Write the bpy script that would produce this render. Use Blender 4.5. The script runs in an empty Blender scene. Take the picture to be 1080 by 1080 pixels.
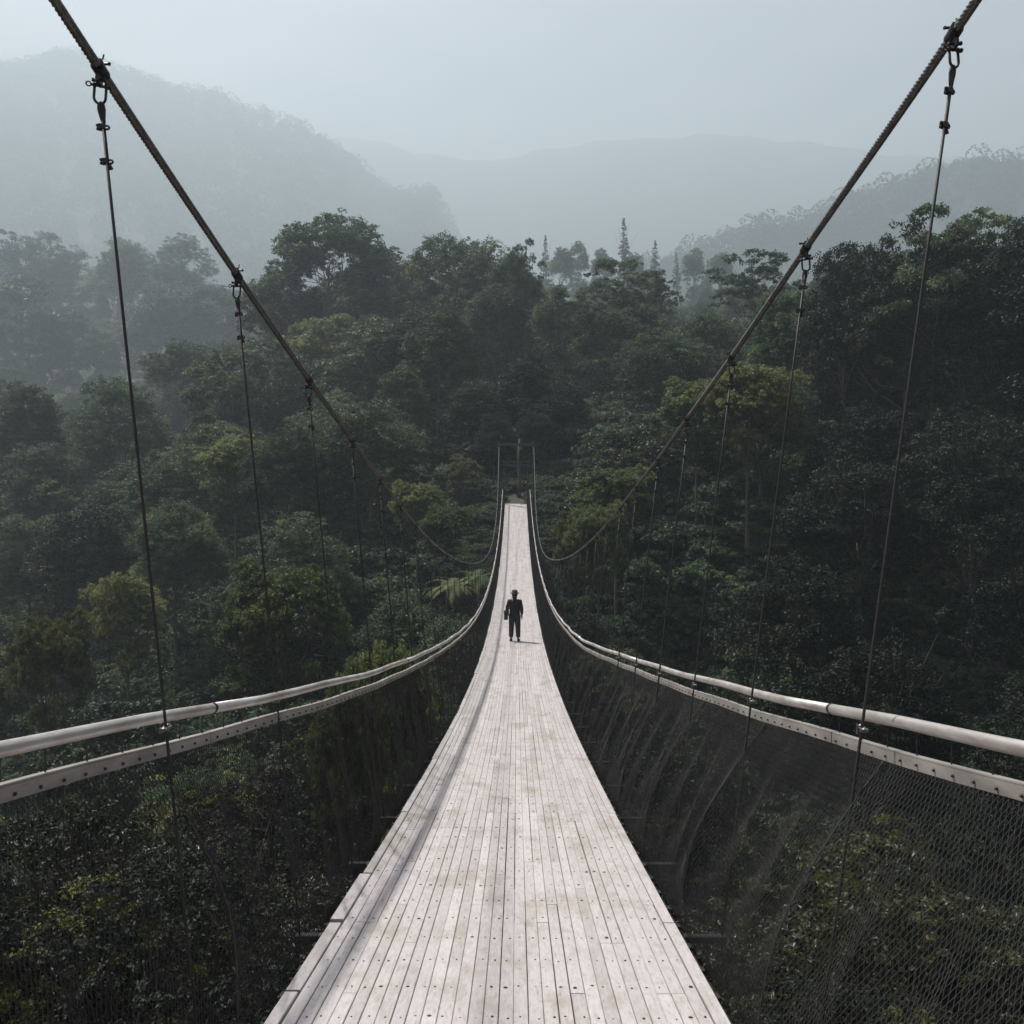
import bpy, math, random
import numpy as np
from mathutils import Vector, Matrix, Quaternion
R = math.radians
rs = np.random.RandomState(11)
random.seed(5)
scene = bpy.context.scene
COL = scene.collection
PI = math.pi

# ------------------------------------------------------------------ helpers
def link(o):
    COL.objects.link(o); return o

def np_mesh(name, V, F, mat=None, smooth=False, tint=None):
    """V (n,3); F (m,3) or (m,4) index array"""
    V = np.asarray(V, dtype=np.float32); F = np.asarray(F, dtype=np.int32)
    me = bpy.data.meshes.new(name)
    k = F.shape[1]
    me.vertices.add(len(V)); me.vertices.foreach_set('co', V.ravel())
    me.loops.add(F.size); me.loops.foreach_set('vertex_index', F.ravel())
    me.polygons.add(len(F)); me.polygons.foreach_set('loop_start', np.arange(0, F.size, k, dtype=np.int32))
    me.polygons.foreach_set('use_smooth', np.full(len(F), smooth))
    if tint is not None:
        a = me.attributes.new('tint', 'FLOAT', 'POINT'); a.data.foreach_set('value', np.asarray(tint, dtype=np.float32))
    me.update(calc_edges=True)
    if mat: me.materials.append(mat)
    return me

class MB:
    """collects shapes as quads/tris -> one mesh"""
    def __init__(s): s.v = []; s.f = []; s.t = []
    def add(s, vs, fs, t=0.5):
        b = len(s.v); s.v.extend([tuple(v) for v in vs]); s.f.extend([tuple(i + b for i in f) for f in fs]); s.t.extend([t] * len(vs))
    def box(s, c, sz, rot=None, t=0.5, bev=0.0):
        x, y, z = sz[0] / 2, sz[1] / 2, sz[2] / 2
        if bev > 0:
            b = bev
            vs = []
            for zz, ix in ((-z, 0), (z - b, 0), (z, b)):
                vs += [(-x + ix, -y + ix, zz), (x - ix, -y + ix, zz), (x - ix, y - ix, zz), (-x + ix, y - ix, zz)]
            fs = [(3, 2, 1, 0), (8, 9, 10, 11)]
            for k in (0, 4):
                for i in range(4):
                    j = (i + 1) % 4; fs.append((k + i, k + j, k + 4 + j, k + 4 + i))
        else:
            vs = [(-x, -y, -z), (x, -y, -z), (x, y, -z), (-x, y, -z), (-x, -y, z), (x, -y, z), (x, y, z), (-x, y, z)]
            fs = [(3, 2, 1, 0), (4, 5, 6, 7), (0, 1, 5, 4), (1, 2, 6, 5), (2, 3, 7, 6), (3, 0, 4, 7)]
        c = Vector(c)
        vs = [(rot @ Vector(v) if rot else Vector(v)) + c for v in vs]
        s.add(vs, fs, t)
    def tube(s, pts, r, n=8, caps=True, t=0.5):
        pts = [Vector(p) for p in pts]
        if not hasattr(r, '__len__'): r = [r] * len(pts)
        vs = []; up = None
        for i, p in enumerate(pts):
            d = (pts[min(i + 1, len(pts) - 1)] - pts[max(i - 1, 0)]).normalized()
            if up is None:
                up = Vector((0, 0, 1)) if abs(d.z) < .9 else Vector((0, 1, 0))
            a = d.cross(up).normalized(); b = a.cross(d).normalized(); up = b
            for k in range(n):
                q = 2 * PI * k / n
                vs.append(p + (a * math.cos(q) + b * math.sin(q)) * r[i])
        fs = []
        for i in range(len(pts) - 1):
            for k in range(n):
                k2 = (k + 1) % n
                fs.append((i * n + k, i * n + k2, (i + 1) * n + k2, (i + 1) * n + k))
        if caps:
            fs.append(tuple(range(n))[::-1]); fs.append(tuple((len(pts) - 1) * n + k for k in range(n)))
        s.add(vs, fs, t)
    def ball(s, c, r, n=8, sc=(1, 1, 1), t=.5):
        c = Vector(c); vs = []; m = n // 2
        for i in range(m + 1):
            th = PI * i / m
            for k in range(n):
                ph = 2 * PI * k / n
                vs.append(c + Vector((math.sin(th) * math.cos(ph) * r * sc[0], math.sin(th) * math.sin(ph) * r * sc[1], math.cos(th) * r * sc[2])))
        fs = [(i * n + k, (i + 1) * n + k, (i + 1) * n + (k + 1) % n, i * n + (k + 1) % n) for i in range(m) for k in range(n)]
        s.add(vs, fs, t)
    def mesh(s, name, mat, smooth=False):
        me = bpy.data.meshes.new(name)
        me.from_pydata(s.v, [], s.f)
        a = me.attributes.new('tint', 'FLOAT', 'POINT'); a.data.foreach_set('value', s.t)
        if smooth: me.polygons.foreach_set('use_smooth', [True] * len(me.polygons))
        me.materials.append(mat); me.update(); return me
    def build(s, name, mat, parent=None, smooth=False):
        return obj(name, s.mesh(name, mat, smooth), parent)

def obj(name, me, parent=None, loc=(0, 0, 0)):
    o = bpy.data.objects.new(name, me); link(o); o.location = loc
    if parent: o.parent = parent
    return o
def empty(name, loc=(0, 0, 0), parent=None):
    o = bpy.data.objects.new(name, None); link(o); o.location = loc; o.empty_display_size = .2
    if parent: o.parent = parent
    return o
def tag(o, label=None, cat=None, group=None, kind=None):
    if label: o['label'] = label
    if cat: o['category'] = cat
    if group: o['group'] = group
    if kind: o['kind'] = kind
    return o

# ------------------------------------------------------------------ materials
def newmat(name):
    m = bpy.data.materials.new(name); m.use_nodes = True
    nt = m.node_tree; nt.nodes.clear()
    out = nt.nodes.new('ShaderNodeOutputMaterial')
    return m, nt, out
def N(nt, typ, **kw):
    n = nt.nodes.new(typ)
    for k, v in kw.items():
        if k in n.inputs: n.inputs[k].default_value = v
        else: setattr(n, k, v)
    return n
def ramp(nt, fac, stops):
    r = nt.nodes.new('ShaderNodeValToRGB')
    while len(r.color_ramp.elements) < len(stops): r.color_ramp.elements.new(.5)
    for e, (p, c) in zip(r.color_ramp.elements, stops):
        e.position = p; e.color = (*c, 1) if len(c) == 3 else c
    nt.links.new(fac, r.inputs[0]); return r

def mat_noise(name, c1, c2, scale=6, rough=.6, metal=0.0, bump=.2, stretch=(1, 1, 1), spec=.5, detail=6):
    m, nt, out = newmat(name)
    tc = N(nt, 'ShaderNodeTexCoord'); mp = N(nt, 'ShaderNodeMapping'); mp.inputs['Scale'].default_value = stretch
    nt.links.new(tc.outputs['Object'], mp.inputs[0])
    nz = N(nt, 'ShaderNodeTexNoise', Scale=scale, Detail=detail, Roughness=.6); nt.links.new(mp.outputs[0], nz.inputs[0])
    rp = ramp(nt, nz.outputs[0], [(.35, c1), (.65, c2)])
    b = N(nt, 'ShaderNodeBsdfPrincipled', Roughness=rough, Metallic=metal); b.inputs['Specular IOR Level'].default_value = spec
    nt.links.new(rp.outputs[0], b.inputs['Base Color'])
    if bump:
        bp = N(nt, 'ShaderNodeBump', Strength=bump, Distance=.01); nt.links.new(nz.outputs[0], bp.inputs['Height']); nt.links.new(bp.outputs[0], b.inputs['Normal'])
    nt.links.new(b.outputs[0], out.inputs[0]); return m

def mat_leaf(name, dark, light, yellow, rough=.5, trans=.3, spec=.35):
    m, nt, out = newmat(name)
    at = N(nt, 'ShaderNodeAttribute', attribute_name='tint')
    oi = N(nt, 'ShaderNodeObjectInfo')
    rp = ramp(nt, at.outputs['Fac'], [(0, dark), (.7, light), (1, yellow)])
    hs = N(nt, 'ShaderNodeHueSaturation', Saturation=1.12)
    mr = N(nt, 'ShaderNodeMapRange'); mr.inputs['To Min'].default_value = .472; mr.inputs['To Max'].default_value = .525
    nt.links.new(oi.outputs['Random'], mr.inputs[0]); nt.links.new(mr.outputs[0], hs.inputs['Hue'])
    m2 = N(nt, 'ShaderNodeMapRange'); m2.inputs['To Min'].default_value = .6; m2.inputs['To Max'].default_value = 1.5
    ml = N(nt, 'ShaderNodeMath', operation='MULTIPLY'); ml.inputs[1].default_value = 7.31
    fr = N(nt, 'ShaderNodeMath', operation='FRACT')
    nt.links.new(oi.outputs['Random'], ml.inputs[0]); nt.links.new(ml.outputs[0], fr.inputs[0]); nt.links.new(fr.outputs[0], m2.inputs[0])
    nt.links.new(m2.outputs[0], hs.inputs['Value']); nt.links.new(rp.outputs[0], hs.inputs['Color'])
    b = N(nt, 'ShaderNodeBsdfPrincipled', Roughness=rough); b.inputs['Specular IOR Level'].default_value = spec
    tr = N(nt, 'ShaderNodeBsdfTranslucent')
    nt.links.new(hs.outputs[0], b.inputs['Base Color']); 
    h2 = N(nt, 'ShaderNodeHueSaturation', Hue=.48, Saturation=1.1, Value=1.25); nt.links.new(hs.outputs[0], h2.inputs['Color']); nt.links.new(h2.outputs[0], tr.inputs[0])
    mx = N(nt, 'ShaderNodeMixShader'); mx.inputs[0].default_value = trans
    nt.links.new(b.outputs[0], mx.inputs[1]); nt.links.new(tr.outputs[0], mx.inputs[2])
    nt.links.new(mx.outputs[0], out.inputs[0]); return m

M = {}
M['leaf'] = mat_leaf('forest_leaf', (.014, .025, .017), (.068, .098, .052), (.20, .205, .095), trans=.44, rough=.5, spec=.28)
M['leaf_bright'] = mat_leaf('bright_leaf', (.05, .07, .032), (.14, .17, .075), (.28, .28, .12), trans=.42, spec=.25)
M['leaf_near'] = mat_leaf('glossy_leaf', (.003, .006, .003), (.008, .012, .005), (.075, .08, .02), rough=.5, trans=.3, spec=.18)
M['leaf_vine'] = mat_leaf('vine_leaf', (.022, .034, .02), (.055, .075, .036), (.12, .125, .06), trans=.36, rough=.5, spec=.3)
M['leaf_shade'] = mat_leaf('shade_tinted_leaf', (.004, .007, .005), (.012, .018, .010), (.06, .06, .03), trans=.3, rough=.5, spec=.2)  # forest leaf darkened: shade of right slope and far end put into the colour
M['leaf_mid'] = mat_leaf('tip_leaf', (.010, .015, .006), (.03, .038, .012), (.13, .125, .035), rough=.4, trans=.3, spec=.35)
M['bark_near'] = mat_noise('dark_bark', (.012, .010, .008), (.03, .026, .02), scale=4, rough=.9, bump=.4)
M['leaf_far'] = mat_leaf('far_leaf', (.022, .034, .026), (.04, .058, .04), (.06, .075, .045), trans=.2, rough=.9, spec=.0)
M['bark'] = mat_noise('bark', (.05, .042, .034), (.11, .095, .08), scale=4, rough=.9, bump=.5, stretch=(3, 3, .6))
M['soil'] = mat_noise('forest_floor', (.022, .026, .014), (.045, .042, .026), scale=.8, rough=.95, bump=.6)
M['steel_dark'] = mat_noise('dark_steel', (.022, .022, .022), (.05, .047, .044), scale=40, rough=.5, metal=.6, bump=.15)
M['wire'] = mat_noise('wire_rope', (.012, .012, .012), (.028, .027, .025), scale=60, rough=.6, metal=.1, bump=.0)
M['cable'] = mat_noise('cable_steel', (.10, .097, .094), (.18, .175, .17), scale=30, rough=.42, metal=.5, bump=.1)
M['rail'] = mat_noise('galvanised_rail', (.36, .31, .27), (.62, .60, .58), scale=11, rough=.45, metal=.6, bump=.05, stretch=(1, .25, 1))
M['strip'] = mat_noise('edge_strip', (.20, .185, .165), (.33, .31, .28), scale=9, rough=.55, metal=.2, bump=.1, stretch=(1, .3, 1))
M['net'] = mat_noise('net_wire', (.008, .008, .007), (.018, .017, .016), scale=20, rough=.8, metal=0, bump=0)
M['seam'] = mat_noise('seam_wire', (.03, .029, .027), (.06, .058, .055), scale=20, rough=.5, metal=.6, bump=0)
M['bolt'] = mat_noise('rusty_bolt', (.03, .02, .015), (.08, .055, .04), scale=80, rough=.6, metal=.5, bump=0)
M['concrete'] = mat_noise('worn_concrete', (.14, .125, .11), (.23, .21, .19), scale=3, rough=.9, bump=.3)
M['footing'] = mat_noise('brown_concrete', (.04, .035, .03), (.08, .07, .06), scale=3, rough=.9, bump=.3)
M['post'] = mat_noise('green_painted_steel', (.015, .024, .02), (.03, .04, .035), scale=8, rough=.5, bump=.1)

def mat_wood():
    m, nt, out = newmat('weathered_planks')
    tc = N(nt, 'ShaderNodeTexCoord'); at = N(nt, 'ShaderNodeAttribute', attribute_name='tint')
    # per-plank offset so grain does not run through neighbouring boards
    off = N(nt, 'ShaderNodeVectorMath', operation='ADD'); sc = N(nt, 'ShaderNodeVectorMath', operation='SCALE'); sc.inputs['Scale'].default_value = 40
    cm = N(nt, 'ShaderNodeCombineXYZ'); nt.links.new(at.outputs['Fac'], cm.inputs[0]); nt.links.new(at.outputs['Fac'], cm.inputs[1])
    nt.links.new(cm.outputs[0], sc.inputs[0]); nt.links.new(tc.outputs['Object'], off.inputs[0]); nt.links.new(sc.outputs[0], off.inputs[1])
    mp = N(nt, 'ShaderNodeMapping'); mp.inputs['Scale'].default_value = (1, .045, 1); nt.links.new(off.outputs[0], mp.inputs[0])
    gr = N(nt, 'ShaderNodeTexNoise', Scale=70, Detail=7, Roughness=.65); nt.links.new(mp.outputs[0], gr.inputs[0])
    base = ramp(nt, at.outputs['Fac'], [(0, (.37, .345, .33)), (.3, (.43, .40, .393)), (.8, (.455, .423, .418)), (1, (.49, .46, .455))])
    g2 = ramp(nt, gr.outputs[0], [(.2, (.45, .40, .34)), (.42, (.88, .86, .84)), (.6, (1, 1, 1)), (.8, (1.06, 1.05, 1.04))])
    mu = N(nt, 'ShaderNodeMixRGB', blend_type='MULTIPLY'); mu.inputs[0].default_value = 1
    nt.links.new(base.outputs[0], mu.inputs[1]); nt.links.new(g2.outputs[0], mu.inputs[2])
    # algae / water stains with shape of their own
    st = N(nt, 'ShaderNodeTexNoise', Scale=2.3, Detail=8, Roughness=.7); mp2 = N(nt, 'ShaderNodeMapping'); mp2.inputs['Scale'].default_value = (1.6, .7, 1)
    nt.links.new(tc.outputs['Object'], mp2.inputs[0]); nt.links.new(mp2.outputs[0], st.inputs[0])
    sr = ramp(nt, st.outputs[0], [(.50, (0, 0, 0)), (.68, (1, 1, 1))])
    sm = N(nt, 'ShaderNodeMath', operation='MULTIPLY'); sm.inputs[1].default_value = .75; nt.links.new(sr.outputs[0], sm.inputs[0])
    mx = N(nt, 'ShaderNodeMixRGB', blend_type='MIX'); mx.inputs[2].default_value = (.235, .21, .15, 1)
    nt.links.new(sm.outputs[0], mx.inputs[0]); nt.links.new(mu.outputs[0], mx.inputs[1])
    # fine speckle of dirt
    sp = N(nt, 'ShaderNodeTexNoise', Scale=38, Detail=3); nt.links.new(tc.outputs['Object'], sp.inputs[0])
    spr = ramp(nt, sp.outputs[0], [(.62, (0, 0, 0)), (.74, (1, 1, 1))])
    spm = N(nt, 'ShaderNodeMath', operation='MULTIPLY'); spm.inputs[1].default_value = .4; nt.links.new(spr.outputs[0], spm.inputs[0])
    mx2 = N(nt, 'ShaderNodeMixRGB', blend_type='MIX'); mx2.inputs[2].default_value = (.16, .12, .085, 1)
    nt.links.new(spm.outputs[0], mx2.inputs[0]); nt.links.new(mx.outputs[0], mx2.inputs[1])
    b = N(nt, 'ShaderNodeBsdfPrincipled', Roughness=.62); nt.links.new(mx2.outputs[0], b.inputs['Base Color'])
    bp = N(nt, 'ShaderNodeBump', Strength=.35, Distance=.004); nt.links.new(gr.outputs[0], bp.inputs['Height']); nt.links.new(bp.outputs[0], b.inputs['Normal'])
    nt.links.new(b.outputs[0], out.inputs[0]); return m
M['wood'] = mat_wood()

# ------------------------------------------------------------------ bridge profile (camera height is z = 0)
CX = .08
END = 79.0
def zD(d): return -5.3 + .00256 * (38 - d) ** 2
_c = np.polynomial.polynomial
def spline(xs, ys):
    xs = np.array(xs, float); ys = np.array(ys, float)
    m = np.gradient(ys, xs)
    def f(x):
        if x <= xs[0]: return ys[0] + m[0] * (x - xs[0])
        if x >= xs[-1]: return ys[-1] + m[-1] * (x - xs[-1])
        i = int(np.searchsorted(xs, x)) - 1; h = xs[i + 1] - xs[i]; t = (x - xs[i]) / h
        return (2*t**3-3*t*t+1)*ys[i] + (t**3-2*t*t+t)*h*m[i] + (-2*t**3+3*t*t)*ys[i+1] + (t**3-t*t)*h*m[i+1]
    return f
railL = spline([0, 2.5, 4, 6.3, 10, 13.5, 21, 40, 60, 79], [1.5, 1.43, 1.38, 1.27, 1.22, 1.19, 1.12, 1.12, 1.15, 1.22])
railR = spline([0, 2.5, 7.5, 9.5, 12.3, 14.5, 21, 40, 60, 79], [1.62, 1.59, 1.55, 1.53, 1.44, 1.33, 1.28, 1.27, 1.28, 1.3])
cabWL = spline([2, 3.4, 8, 11.2, 20, 28, 50, 60, 75, 80], [1.58, 1.565, 1.49, 1.46, 1.34, 1.23, 1.23, 1.30, 1.50, 1.55])
cabWR = spline([2, 3.4, 5, 8, 11.2, 20, 28, 50, 60, 75, 80], [1.84, 1.80, 1.75, 1.70, 1.66, 1.50, 1.36, 1.33, 1.42, 1.62, 1.66])
cabZL = spline([2, 3.4, 4.95, 6.5, 8.1, 9.6, 11.2, 15, 20, 27, 33, 38, 44, 56, 67, 74, 79], [2.05, 1.67, 1.265, .88, .51, .18, -.15, -.86, -1.55, -2.22, -2.58, -2.72, -2.65, -1.6, .45, 2.4, 4.2])
cabZR = spline([2, 3.4, 4.95, 6.5, 8.1, 9.6, 11.2, 15, 20, 27, 33, 38, 44, 56, 67, 74, 79], [2.21, 1.81, 1.42, 1.05, .71, .40, .10, -.62, -1.38, -2.12, -2.52, -2.70, -2.65, -1.6, .45, 2.4, 4.2])
RH = 1.32
def railx(s, d): return -railL(d) if s < 0 else railR(d)
def cabp(s, d): return Vector((-cabWL(d), d, cabZL(d))) if s < 0 else Vector((cabWR(d), d, cabZR(d)))

bridge = empty('suspension_bridge', (0, 0, zD(0)))
tag(bridge, 'long pale-planked suspension footbridge with wire mesh sides sagging across the forested valley', 'footbridge')
ORG = Vector((0, 0, -zD(0)))      # children are given in world coordinates
def bobj(name, me, parent=None):
    o = obj(name, me, parent or bridge)
    if parent is None: o.location = ORG
    return o
def bbuild(mb, name, mat, smooth=False, parent=None): return bobj(name, mb.mesh(name, mat, smooth), parent)

# --- planks: 17 boards across, staggered butt joints, tiny misalignments
mb = MB(); NB = 28; DW = 1.86; w = DW / NB
def plank(x0, x1, y0, y1, dz, t, skew=0):
    n = max(1, int((y1 - y0) / 1.3))
    for k in range(n):      # a long board follows the sag in pieces
        ya = y0 + (y1 - y0) * k / n; yb = y0 + (y1 - y0) * (k + 1) / n
        ga = .0 if k else .002; gb = .0 if k < n - 1 else .002
        ya += ga; yb -= gb
        th = .03; za = zD(ya) + dz; zb = zD(yb) + dz; b = .003
        sa = skew * (ya - y0); sb = skew * (yb - y0)
        vs = [(x0 + sa, ya, za - th), (x1 + sa, ya, za - th), (x1 + sb, yb, zb - th), (x0 + sb, yb, zb - th),
              (x0 + sa, ya, za - b), (x1 + sa, ya, za - b), (x1 + sb, yb, zb - b), (x0 + sb, yb, zb - b),
              (x0 + sa + b, ya, za), (x1 + sa - b, ya, za), (x1 + sb - b, yb, zb), (x0 + sb + b, yb, zb)]
        fs = [(3, 2, 1, 0), (8, 9, 10, 11), (4, 5, 9, 8), (5, 6, 10, 9), (6, 7, 11, 10), (7, 4, 8, 11), (0, 1, 5, 4), (1, 2, 6, 5), (2, 3, 7, 6), (3, 0, 4, 7)]
        mb.add(vs, fs, t)
BEAM = .33
for i in range(NB):
    y = -4 + random.choice((0, 2, 4, 6)) * BEAM
    while y < END:
        L = random.choice((6, 7, 8, 9, 9)) * BEAM
        y1 = min(y + L, END)
        x0 = -DW / 2 + i * w; g = random.uniform(.0006, .0016)
        if random.random() < .12: g += .002
        dz = random.uniform(-.0015, .0015)
        plank(x0 + g, x0 + w - g, y, y1, dz, random.random(), random.uniform(-.0008, .0008))
        y = y1
deck = bbuild(mb, 'deck', M['wood'])
# outer edge boards, laid over the ends in short overlapping runs
for s in (-1, 1):
    mb = MB(); y = -4
    while y < END:
        L = random.choice((3, 4, 5, 6)) * BEAM if s < 0 else 9 * BEAM
        y1 = min(y + L, END); j = random.uniform(0, .018) if s < 0 else random.uniform(0, .012)
        gap = .02 if random.random() < .4 and s < 0 else .004
        a, b = .934 + j, .934 + j + .06
        x0, x1 = (a, b) if s > 0 else (-b, -a)
        if s < 0: x1 = -.934; 
        else: x0 = .934
        plank(x0, x1, y + gap, y1 - gap, random.uniform(.002, .014) if s < 0 else 0.0, random.random(), random.uniform(-.004, .004) if s < 0 else 0)
        y = y1
    bbuild(mb, 'edge_board', M['wood'])
# bolts heads in the deck
mb = MB(); k = 0; y = -2.0 + .1
beams = []
yb = -3.93
while yb < END - .1: beams.append(yb); yb += BEAM
for yb in beams:
    if yb < 1 or yb > 45: continue
    for i in range(NB):
        if random.random() < .06: continue
        x = -DW/2 + (i + .5) * w + random.uniform(-.012, .012); yy = yb + random.uniform(-.015, .015)
        r = random.uniform(.003, .0075) if random.random() < .85 else .011; z = zD(yy) + .002
        sl = -2 * .00256 * (38 - yy)
        vs = [(x + r * math.cos(q * PI / 3), yy + r * math.sin(q * PI / 3), z + sl * r * math.sin(q * PI / 3)) for q in range(6)] + [(x + .7*r * math.cos(q * PI / 3), yy + .7*r * math.sin(q * PI / 3), z + .0025 + sl * r * .7*math.sin(q * PI / 3)) for q in range(6)]
        mb.add(vs, [(6, 7, 8, 9, 10, 11)] + [(q, (q + 1) % 6, 6 + (q + 1) % 6, 6 + q) for q in range(6)])
tag(bbuild(mb, 'deck_bolts', M['bolt']), kind='stuff')
# crossbeams
bm0 = MB(); bm0.box((0, 0, 0), (2.08, .045, .05)); me_beam = bm0.mesh('crossbeam', M['steel_dark'])
vis = [y for y in beams if y > 1.5]
for y in vis[:96]:
    o = bobj('crossbeam', me_beam); o.location = ORG + Vector((0, y, zD(y) - .062))
mb = MB()
for y in vis[96:] + [y for y in beams if y <= 1.5]: mb.box((0, y, zD(y) - .062), (2.08, .045, .05))
tag(bbuild(mb, 'crossbeams', M['steel_dark']), kind='stuff')
for s in (-1, 1):
    for xx in (.90, 1.05):
        mb = MB(); mb.tube([(s * xx, y, zD(y) - .10) for y in np.arange(-4, END + 1, 1.0)], .013, 6); bbuild(mb, 'deck_cable', M['steel_dark'], True)

# --- handrails with strips, rods, net
SP = 1.575; D0 = 3.4
for s in (-1, 1):
    js = [-2, 4.05] + [4.05 + 6 * k for k in range(1, 13)] + [END]
    mb = MB()
    for a, b in zip(js[:-1], js[1:]):
        n = 9; pts = []
        for k in range(n + 1):
            d = a + .004 + (b - a - .008) * k / n
            pts.append((railx(s, d) + .008 * math.sin(d * 1.9 + s), d, zD(d) + RH + .006 * math.sin(d * 2.3)))
        mb.tube(pts, .0245, 14)
    rail = bbuild(mb, 'handrail', M['rail'], True)
    for j in js[1:-1]:
        mb = MB(); mb.tube([(railx(s, j - .012) + .008 * math.sin(j * 1.9 + s), j - .012, zD(j) + RH + .006 * math.sin(j*2.3)), (railx(s, j + .012) + .008 * math.sin(j * 1.9 + s), j + .012, zD(j) + RH + .006 * math.sin(j*2.3))], .0265, 14)
        obj('joint_sleeve', mb.mesh('joint_sleeve', M['steel_dark'], True), rail)
    # perforated flat strip
    mb = MB(); a = -2.0; first = True
    ST = RH - .135
    while a < END:
        b = min(a + 3.0, END); n = 8
        for k in range(n):
            d0 = a + .006 + (b - a - .012) * k / n; d1 = a + .006 + (b - a - .012) * (k + 1) / n
            P = []
            for d in (d0, d1):
                x = railx(s, d) - s * .012; z = zD(d) + ST + .004 * math.sin(d * 3.1 + s)
                P += [(x - s*.003, d, z - .023), (x + s*.003, d, z - .023), (x + s*.003, d, z + .023), (x - s*.003, d, z + .023)]
                P += []
            fs = [(0, 1, 5, 4), (1, 2, 6, 5), (2, 3, 7, 6), (3, 0, 4, 7)]
            if k == 0: fs.append((3, 2, 1, 0))
            if k == n - 1: fs.append((4, 5, 6, 7))
            mb.add(P, fs)
        # angle lip on top, folded outward
            P = []
            for d in (d0, d1):
                x = railx(s, d) - s * .012; z = zD(d) + ST + .004 * math.sin(d * 3.1 + s) + .0245
                P += [(x - s*.003, d, z), (x + s*.03, d, z + .001), (x + s*.03, d, z + .006), (x - s*.003, d, z + .006)]
            mb.add(P, [(0, 1, 5, 4), (1, 2, 6, 5), (2, 3, 7, 6), (3, 0, 4, 7), (3, 2, 1, 0), (4, 5, 6, 7)])
        a = b
    strip = bbuild(mb, 'edge_strip', M['strip'])
    mb = MB(); d = 1.6
    while d < 30:
        x = railx(s, d) - s * .019; z = zD(d) + ST
        mb.ball((x, d, z - .004), .0065, 6, (1, 1, 1)); d += .13
    tag(bobj('strip_bolts', mb.mesh('strip_bolts', M['bolt']), strip), kind='stuff')
    # thin rods tying strip to rail
    rod0 = MB(); rod0.tube([(0, 0, 0), (0, 0, .135)], .0032, 5); me_rod = rod0.mesh('tie_rod', M['steel_dark'])
    d = 1.7; cnt = 0; mb = MB()
    while d < END - 1:
        x = railx(s, d) + s * .004; z = zD(d) + ST - .01
        if cnt < 40:
            o = obj('tie_rod', me_rod, rail); o.location = (x, d, z); o.rotation_euler = (random.uniform(-.06, .06), 0, 0)
        else: mb.tube([(x, d, z), (x, d, z + .14)], .0032, 4)
        d += .25; cnt += 1
    tag(bobj('tie_rods', mb.mesh('tie_rods', M['steel_dark']), rail), kind='stuff')
    # safety net : real wires laid on a draped surface
    def netp(d, v):
        fold = abs(math.sin(PI * (d - D0) / SP)) ** .7
        nz = .012 * math.sin(d * 5.1 + v * 4 + s) + .012 * math.sin(d * 11.7 - v * 7)
        wr = abs(railx(s, d)) - .012; wb = 1.07
        x = wb + (wr - wb) * (1 - v) ** 1.35 - .06 * math.sin(PI * v) * (1 - fold) + .04 * math.sin(PI * v) * fold - .02 + (nz - .03 * (1 - abs(math.sin(PI * 3 * (d - D0) / SP + .4 * math.sin(d * 2.1))) ** .6)) * math.sin(PI * v)
        z = zD(d) + (ST - .02) * (1 - v) - .04 * v
        return (s * x, d, z)
    Vn = []; Fn = []
    def wire(d_start, d_end, r, n):
        base = len(Vn)
        pts = [netp(d_start + (d_end - d_start) * k / n, k / n) for k in range(n + 1)]
        for p in pts:
            Vn.extend([(p[0] + r, p[1], p[2]), (p[0] - .5*r, p[1] + .87*r, p[2] + .3*r), (p[0] - .5*r, p[1] - .87*r, p[2] - .3*r)])
        for k in range(n):
            for q in range(3):
                q2 = (q + 1) % 3; Fn.append((base + 3*k + q, base + 3*k + q2, base + 3*k + 3 + q2, base + 3*k + 3 + q))
    d = -1.5
    while d < 11: wire(d, d + .62, .0012, 14); wire(d + .62, d, .0012, 14); d += .027
    while d < 28: wire(d, d + .62, .0016, 10); wire(d + .62, d, .0016, 10); d += .05
    while d < END - .6: wire(d, d + .62, .0024, 9); wire(d + .62, d, .0024, 9); d += .085
    net = bobj('safety_net', np_mesh('safety_net', Vn, Fn, M['net']))
    mb = MB(); d = D0 - 2 * SP
    while d < END - 1:
        mb.tube([netp(d, k / 10) for k in range(11)], .0028, 5)
        d += SP
    bobj('seam_wires', mb.mesh('seam_wires', M['seam']), net)['kind'] = 'stuff'
    # main cable: twisted strands near, plain further off
    V = []; F = []; d = -4.0; ph = 0; k = 0; nn = 28
    while d < END + .05:
        step = .0045 if 1.8 < d < 8 else .01 if d < 13 else (.12 if d < 25 else .5)
        c = cabp(s, d); c2 = cabp(s, d + .05); t = (c2 - c).normalized()
        a = t.cross(Vector((0, 0, 1))).normalized(); b = a.cross(t)
        tw = 2 * PI * d / .12
        for q in range(nn):
            th = 2 * PI * q / nn
            r = .0138 + .0058 * abs(math.cos(3 * (th + tw))) 
            p = c + (a * math.cos(th) + b * math.sin(th)) * r; V.append(tuple(p))
        d += step; k += 1
    for i in range(k - 1):
        for q in range(nn):
            q2 = (q + 1) % nn; F.append((i*nn+q, i*nn+q2, (i+1)*nn+q2, (i+1)*nn+q))
    bobj('main_cable', np_mesh('main_cable', V, F, M['cable'], True))

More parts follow.
